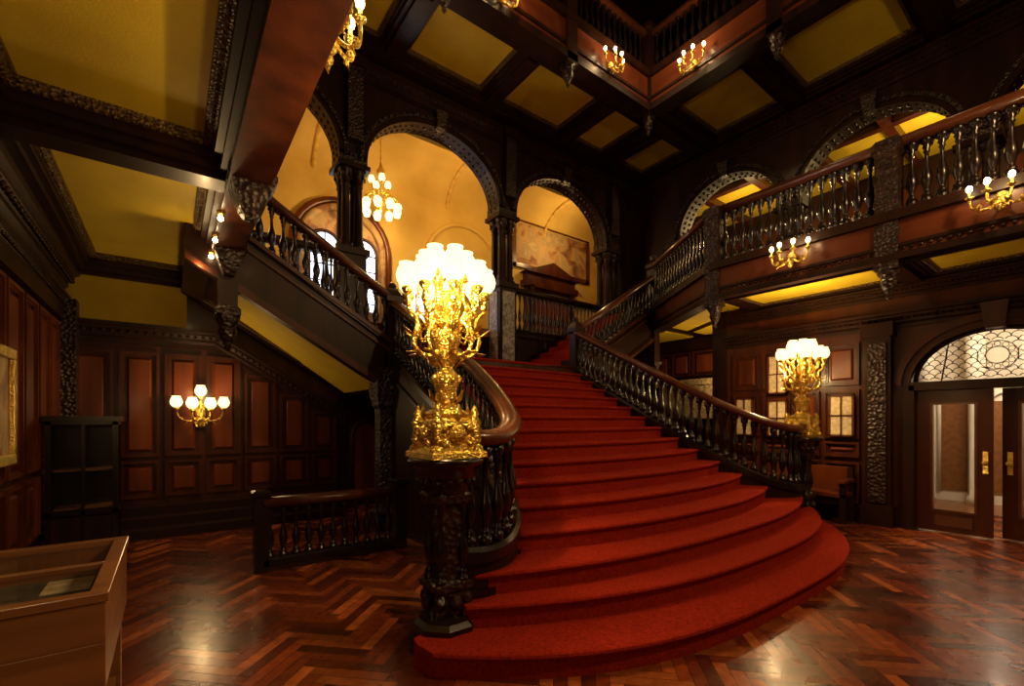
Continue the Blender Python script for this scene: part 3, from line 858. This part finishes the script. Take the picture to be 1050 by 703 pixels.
# ------------------------------------------------------------------ hall beyond arcade
mb=MB()
mb.box(-3,14,8.95,12,3.55,3.74,OAK)
mb.box(-3,14,11.5,11.7,3.7,8.6,PLAS); mb.box(-3.2,-3,9,11.7,3.7,8.6,PLAS); mb.box(14,14.2,9,11.7,3.7,8.6,PLAS)
n=14;vs=[];fs=[]
for i in range(n+1):
    t=PI*i/n; y=10.25-1.27*math.cos(t); z=7.6+.85*math.sin(t)
    vs+=[(-3,y,z),(14,y,z)]
for i in range(n): fs.append((2*i,2*i+1,2*i+3,2*i+2))
mb.add(vs,fs,PLAS,True)
for x in (2.73,6.3,9.95):
    for i in range(n):
        t0=PI*i/n;t1=PI*(i+1)/n
        mb.tube([(x,10.25-1.24*math.cos(t0),7.6+.82*math.sin(t0)),(x,10.25-1.24*math.cos(t1),7.6+.82*math.sin(t1))],.05,PLAS,6)
# wall arches in plaster relief
for xc in (6.9,):
    R=1.25
    mb.tube([(xc-R,11.47,4)]+[(xc-R*math.cos(PI*i/16),11.47,6.0+R*math.sin(PI*i/16)) for i in range(17)]+[(xc+R,11.47,4)],.07,PLAS,6)
mb.build("wall_hall")
def arch_frame(mb,xc,R,zs,zb,y,mat,rr=.09):
    p=[(xc-R,y,zb)]+[(xc-R*math.cos(PI*i/16),y,zs+R*math.sin(PI*i/16)) for i in range(17)]+[(xc+R,y,zb)]
    mb.tube(p,rr,mat,8)
def arch_fill(mb,xc,R,zs,zb,y,mat):
    p=[(xc-R,y,zb)]+[(xc-R*math.cos(PI*i/16),y,zs+R*math.sin(PI*i/16)) for i in range(17)]+[(xc+R,y,zb)]
    mb.add(p,[tuple(range(len(p)))],mat)
mb=MB()
arch_frame(mb,3.4,1.15,5.8,3.8,11.45,REDW,.09); arch_frame(mb,3.4,.98,5.8,3.8,11.42,MURAL,.09)
arch_fill(mb,3.4,1.1,5.8,3.8,11.49,MURAL)
mb.build("trim_niche")
for i,(xc,R,zs) in enumerate(((2.95,.36,5.75),(3.85,.36,5.75),(5.3,.35,5.3))):
    mb=MB()
    arch_fill(mb,xc,R,zs,4.1,11.4,SKYW)
    arch_frame(mb,xc,R,zs,4.1,11.38,WOOD,.045)
    mb.box(xc-.012,xc+.012,11.36,11.39,4.1,zs+R,WOOD)
    for z in (4.5,4.9,5.3,5.7): mb.box(xc-R,xc+R,11.36,11.39,z,z+.025,WOOD)
    mb.build("window_%d"%(i+1))
mb=MB()
mb.box(8.7,11.9,11.44,11.5,6.55,7.95,MURAL)
for (a,b,c,d) in ((8.6,12,6.45,6.57),(8.6,12,7.9,8.0),(8.6,8.72,6.45,8.0),(11.88,12,6.45,8.0)):
    mb.box(a,b,11.4,11.5,c,d,RAIL)
mb.build("mural_painting")
mb=MB()
mb.box(9.1,11.1,11.3,11.5,3.74,5.9,WOOD); mb.box(9.3,10.9,11.28,11.3,3.8,5.7,REDW)
mb.box(8.95,11.25,11.2,11.5,5.85,6.05,WOOD); mb.box(9.05,11.15,11.25,11.5,6.05,6.3,WOOD)
mb.add([(8.9,11.15,6.3),(11.3,11.15,6.3),(10.1,11.15,6.75),(8.9,11.5,6.3),(11.3,11.5,6.3),(10.1,11.5,6.75)],[(0,1,2),(3,5,4),(0,3,4,1),(1,4,5,2),(2,5,3,0)],WOOD)
for x in (9.15,10.9): mb.box(x,x+.16,11.2,11.3,3.74,5.9,DARK)
mb.build("door_3")

def chandelier(name,x,y,zc,ztop,R,n,power):
    mb=MB(); mb.M=Matrix.Translation((x,y,zc))
    mb.tube([(0,0,.3),(0,0,ztop-zc)],.012,GOLD,6)
    for i in range(int((ztop-zc-.4)/.12)): mb.sphere((0,0,.4+i*.12),.022,GOLD,6,4,1.5)
    mb.lathe([(.09,-.03),(.1,0),(.03,.02)],12,(0,0,ztop-zc-.02),GOLD)
    mb.lathe([(.01,-.22),(.04,-.18),(.03,-.12),(.09,-.04),(.11,.03),(.05,.1),(.04,.2),(.07,.26),(.02,.34)],12,(0,0,0),GOLD)
    mb.lathe([(.03,.55),(.08,.6),(.1,.7),(.05,.78),(.02,.9)],10,(0,0,0),GOLD)
    for i in range(n):
        a=2*PI*i/n; ca,sa=math.cos(a),math.sin(a)
        mb.tube(catmull([(r*R*ca,r*R*sa,z) for r,z in ((.15,.12),(.5,.18),(.8,.08),(1,-.02))],3),.014,GOLD,6)
        mb.M=Matrix.Translation((x+R*ca,y+R*sa,zc-.02))@Matrix.Rotation(PI,4,'X')
        shade(mb,(0,0,.02),1.25)
        mb.M=Matrix.Translation((x,y,zc))
    for i in range(n//2):
        a=4*PI*i/n+.3; ca,sa=math.cos(a),math.sin(a)
        mb.tube(catmull([(r*R*ca,r*R*sa,z) for r,z in ((.1,.2),(.35,.16),(.5,.26),(.52,.34))],3),.012,GOLD,6)
        shade(mb,(.52*R*ca,.52*R*sa,.38),1.0)
    ob=mb.build(name)
    light("chandelier_glow",(x,y,zc-.35),power,radius=.12,parent=ob)
chandelier("chandelier",3.87,10.2,6.6,8.4,.40,9,100)
light("hall_fill_light",(6.3,9.9,7.0),55,(1,.62,.24),.1)  # added fill lights without fixtures, tucked behind the piers to brighten the hall
light("hall_fill_light",(9.9,10.2,7.2),65,(1,.62,.24),.1)
light("hall_fill_light",(-1.2,10.0,6.4),90,(1,.62,.24),.1)
chandelier("chandelier",4.8,-1.6,6.6,12.2,.7,14,520)  # unseen chandelier behind the camera, added to light ring ceiling and walls

# ------------------------------------------------------------------ upper ring ceiling & second gallery
Z2=8.5; OX0,OX1,OY=.55,8.46,6.24
mb=MB()
coffer(mb,[(-.6,.9),(1.3,3.1),(3.5,5.3),(5.7,7.5),(7.9,9.0)],[(6.7,8.15)],-1.2,9.3,OY,8.6,Z2+.1,.16,beads=False)
coffer(mb,[(9.6,10.7)],[(6.7,8.15)],9.3,11,OY,8.6,Z2+.1,.16,beads=False)
coffer(mb,[(8.9,10.7)],[(-2.5,-.6),(-.2,1.7),(2.1,4.0),(4.4,5.95)],OX1,11,-3,OY,Z2+.1,.16,beads=False)
coffer(mb,[(-.8,.1)],[(-2.5,-.6),(-.2,1.7),(2.1,4.0),(4.4,5.9)],-1.2,OX0,-3,OY,Z2+.1,.16,beads=False)
mb.build("ceiling_ring")
mb=MB()
for (a,b,c,d,f) in (('y',OX0,OX1,OY,1),('x',-3,OY,OX1,1),('x',-3,OY,OX0,-1)):
    for (z0_,z1_,o,m) in ((8.4,9.2,0,BEAM),(8.36,8.5,.06,DARK),(9.1,9.24,.08,DARK),(8.62,8.68,.03,DARK)):
        if a=='y': mb.box(b,c,d-.02-o,d+.25,z0_,z1_,m)
        else:
            if f==1: mb.box(d-.02-o,d+.25,b,c,z0_,z1_,m)
            else: mb.box(d-.25,d+.02+o,b,c,z0_,z1_,m)
balustrade(mb,[(OX0,OY+.1,9.28),(OX1,OY+.1,9.28)],.88,.17,.055,railmat=RAIL,rs=1.3)
balustrade(mb,[(OX1+.1,-3,9.28),(OX1+.1,OY,9.28)],.88,.17,.055,railmat=RAIL,rs=1.3)
for (x,y) in ((OX1+.05,OY+.05),(6.05,OY+.05),(3.4,OY+.05),(OX1+.05,3.6),(OX1+.05,1.0)):
    mb.sqlathe([(.13,8.3),(.13,10.15),(.17,10.2),(.17,10.3)],(x,y,0),DARK)
    mb.lathe([(.005,7.9),(.04,7.95),(.03,8.0),(.08,8.07),(.11,8.16),(.09,8.22),(.15,8.3)],10,(x,y,0),CARVE)
mb.build("gallery_upper")
mb=MB()
mb.box(-1.5,11.3,8.6,8.9,8.5,12.5,DARK); mb.box(11,11.3,-3,8.6,8.5,12.5,DARK); mb.box(-1.5,-1.2,-3,8.6,8.5,12.5,DARK)
mb.build("wall_upper")
mb=MB(); mb.box(-1.5,11.3,-3.3,8.9,12.5,12.7,DARK)
for i in range(6): mb.box(-1.2,11,-2+i*2,-1.7+i*2,12.2,12.5,DARK)
mb.build("ceiling")
mb=MB(); mb.box(-1.5,12.5,-3.3,-3,0,12.5,WOOD)
panels(mb,(0,-3,0),(1,0,0),(0,1,0),[(-1+i*.9,-.1+i*.9) for i in range(10)],[(.3,1.1),(1.12,3.2)],.05,WOOD,REDW)
mb.build("wall_front")

# ------------------------------------------------------------------ sconces
def bracket_sconce(name,loc,N,U,power):
    mb=MB(); mb.M=Mat(loc,U,N)
    mb.box(-.06,.06,0,.02,-.25,.12,GOLD)
    mb.sphere((0,.03,-.06),.075,GOLD,12,8,1.2); mb.sphere((0,.03,-.22),.04,GOLD,8,6,1.5); mb.sphere((0,.04,.1),.04,GOLD,8,6,1.3)
    for (du,dn,dz) in ((-.30,.12,0),(-.11,.24,-.02),(.12,.24,-.02),(.30,.12,0),(0,.15,.17)):
        pth=catmull([(0,.05,-.08),(du*.4,.05+dn*.5,-.16),(du*.85,dn*.95,-.12),(du,dn,0+dz)],4)
        mb.tube(pth,.012,GOLD,6)
        mb.sphere((du*.8,dn*.9,-.13),.025,GOLD,6,5)
        leaf(mb,(du*.5,dn*.6,-.14),(du,dn,-.6),.09,.025)
        shade(mb,(du,dn,.04+dz),1.05)
    ob=mb.build(name)
    p=Vector(loc)+Vector(N)*.38+Vector((0,0,.2))
    light("sconce_glow",p,power,radius=.10,parent=ob)
bracket_sconce("fill_sconce",(.37,8.55,1.74),(0,-1,0),(1,0,0),28)
bracket_sconce("fill_sconce",(-1.14,.4,1.9),(1,0,0),(0,1,0),26)  # added sconce behind the camera, fill for the left ceiling
bracket_sconce("fill_sconce",(9.9,4.95,2.3),(0,1,0),(1,0,0),55)  # unseen sconce on the return wall, added to brighten the alcove
bracket_sconce("fill_sconce",(8.6,-1.2,1.9),(-1,0,0),(0,1,0),16)  # added sconce out of view on the right wall, extra fill

def candle_sconce(name,loc,N,U,power,s=1.0):
    mb=MB(); mb.M=Mat(loc,U,N)@Matrix.Scale(s,4)
    mb.sphere((0,.02,0),.06,GOLD,10,8,1.3); mb.sphere((0,.08,-.1),.04,GOLD,8,6,1.6)
    for (du,dn) in ((-.24,.12),(-.09,.22),(.09,.22),(.24,.12)):
        mb.tube(catmull([(0,.04,0),(du*.4,dn*.7,-.1),(du*.9,dn,-.07),(du,dn,.04)],4),.013,GOLD,6)
        mb.lathe([(.01,.02),(.035,.05),(.04,.06),(.015,.07),(.015,.12)],8,(du,dn,0),GOLD)
        mb.sphere((du*.7,dn*.95,-.07),.03,GOLD,6,5)
        leaf(mb,(du*.6,dn*.8,-.08),(du,dn,-.9),.08,.025)
        mb.sphere((du,dn,.155),.028,BULB,8,6,1.4)
    ob=mb.build(name)
    p=Vector(loc)+Vector(N)*.38*s+Vector((0,0,.22*s))
    light("sconce_glow",p,power,radius=.04,parent=ob)
candle_sconce("fascia_sconce",(7.22,.76,4.0),(-1,0,0),(0,1,0),11)
candle_sconce("fascia_sconce",(7.22,2.84,3.95),(-1,0,0),(0,1,0),11)
candle_sconce("fascia_sconce",(.74,3.05,4.13),(1,0,0),(0,1,0),6,1.1)
candle_sconce("fascia_sconce",(7.1,OY-.05,8.72),(0,-1,0),(1,0,0),22,1.1)
candle_sconce("fascia_sconce",(4.4,OY-.05,8.6),(0,-1,0),(1,0,0),22,1.1)
candle_sconce("fascia_sconce",(1.8,OY-.05,8.6),(0,-1,0),(1,0,0),22,1.1)
candle_sconce("fascia_sconce",(OX1-.05,5.1,8.72),(-1,0,0),(0,1,0),22,1.1)
candle_sconce("fascia_sconce",(OX1-.05,2.3,8.72),(-1,0,0),(0,1,0),22,1.1)

# ------------------------------------------------------------------ basement stair railing
mb=MB()
balustrade(mb,[(.78,5.42,.12),(2.2,5.42,.12)],.62,.13,.045,railmat=WOOD)
mb.box(.72,2.3,5.36,5.48,0,.1,DARK)
mb.sqlathe([(.07,0),(.07,.78),(.09,.8),(.09,.84),(.05,.86)],(.76,5.42,0),EBON)
mb.sqlathe([(.07,0),(.07,.78),(.09,.8),(.09,.84),(.05,.86)],(2.3,5.42,0),EBON)
mb.build("basement_stair_railing")

# ------------------------------------------------------------------ display case
mb=MB()
x0,x1,y0,y1=-1.08,-.2,2.35,3.4
for (x,y) in ((x0+.02,y0+.02),(x1-.09,y0+.02),(x0+.02,y1-.09),(x1-.09,y1-.09)): mb.box(x,x+.07,y,y+.07,0,.66,OAK)
mb.box(x0,x1,y0,y1,.56,.74,OAK)
mb.box(x0+.045,x1-.045,y0+.045,y1-.045,.74,.76,FELT)
def ring(a,b,c,d,wd_,z0,z1,mat):
    mb.box(a,b,c,c+wd_,z0,z1,mat); mb.box(a,b,d-wd_,d,z0,z1,mat)
    mb.box(a,a+wd_,c+wd_,d-wd_,z0,z1,mat); mb.box(b-wd_,b,c+wd_,d-wd_,z0,z1,mat)
ring(x0,x1,y0,y1,.045,.74,.90,OAK); ring(x0-.01,x1+.01,y0-.01,y1+.01,.06,.90,.935,OAK)
mb.box(x0+.05,x1-.05,(y0+y1)/2-.02,(y0+y1)/2+.02,.90,.93,OAK)
mb.box(x0+.04,x1-.04,y0+.04,y1-.04,.905,.911,GLASS)
for i in range(3):
    for j in range(3):
        mb.box(x0+.1+i*.24,x0+.28+i*.24,y0+.12+j*.3,y0+.34+j*.3,.76,.768,FELT if (i+j)%2 else PAPER)
mb.box(x0+.04,x1-.04,y0+.04,y1-.04,.15,.19,OAK)
mb.build("display_case",bevel=.004)

# ------------------------------------------------------------------ world, camera
wd=bpy.data.worlds.new("world"); scene.world=wd; wd.use_nodes=True
bg=wd.node_tree.nodes["Background"]; bg.inputs[0].default_value=(.5,.4,.3,1); bg.inputs[1].default_value=.01
cam=bpy.data.cameras.new("camera"); co=bpy.data.objects.new("camera",cam); scene.collection.objects.link(co)
cam.sensor_width=36; cam.lens=467/1050*36; cam.shift_y=(430-351.5)/1050
co.location=(0,0,1.6); co.rotation_euler=(PI/2,0,-math.atan2(.6,.8)); cam.clip_start=.05
scene.camera=co
try:
    scene.view_settings.view_transform='Standard'
except Exception as e: print(e)
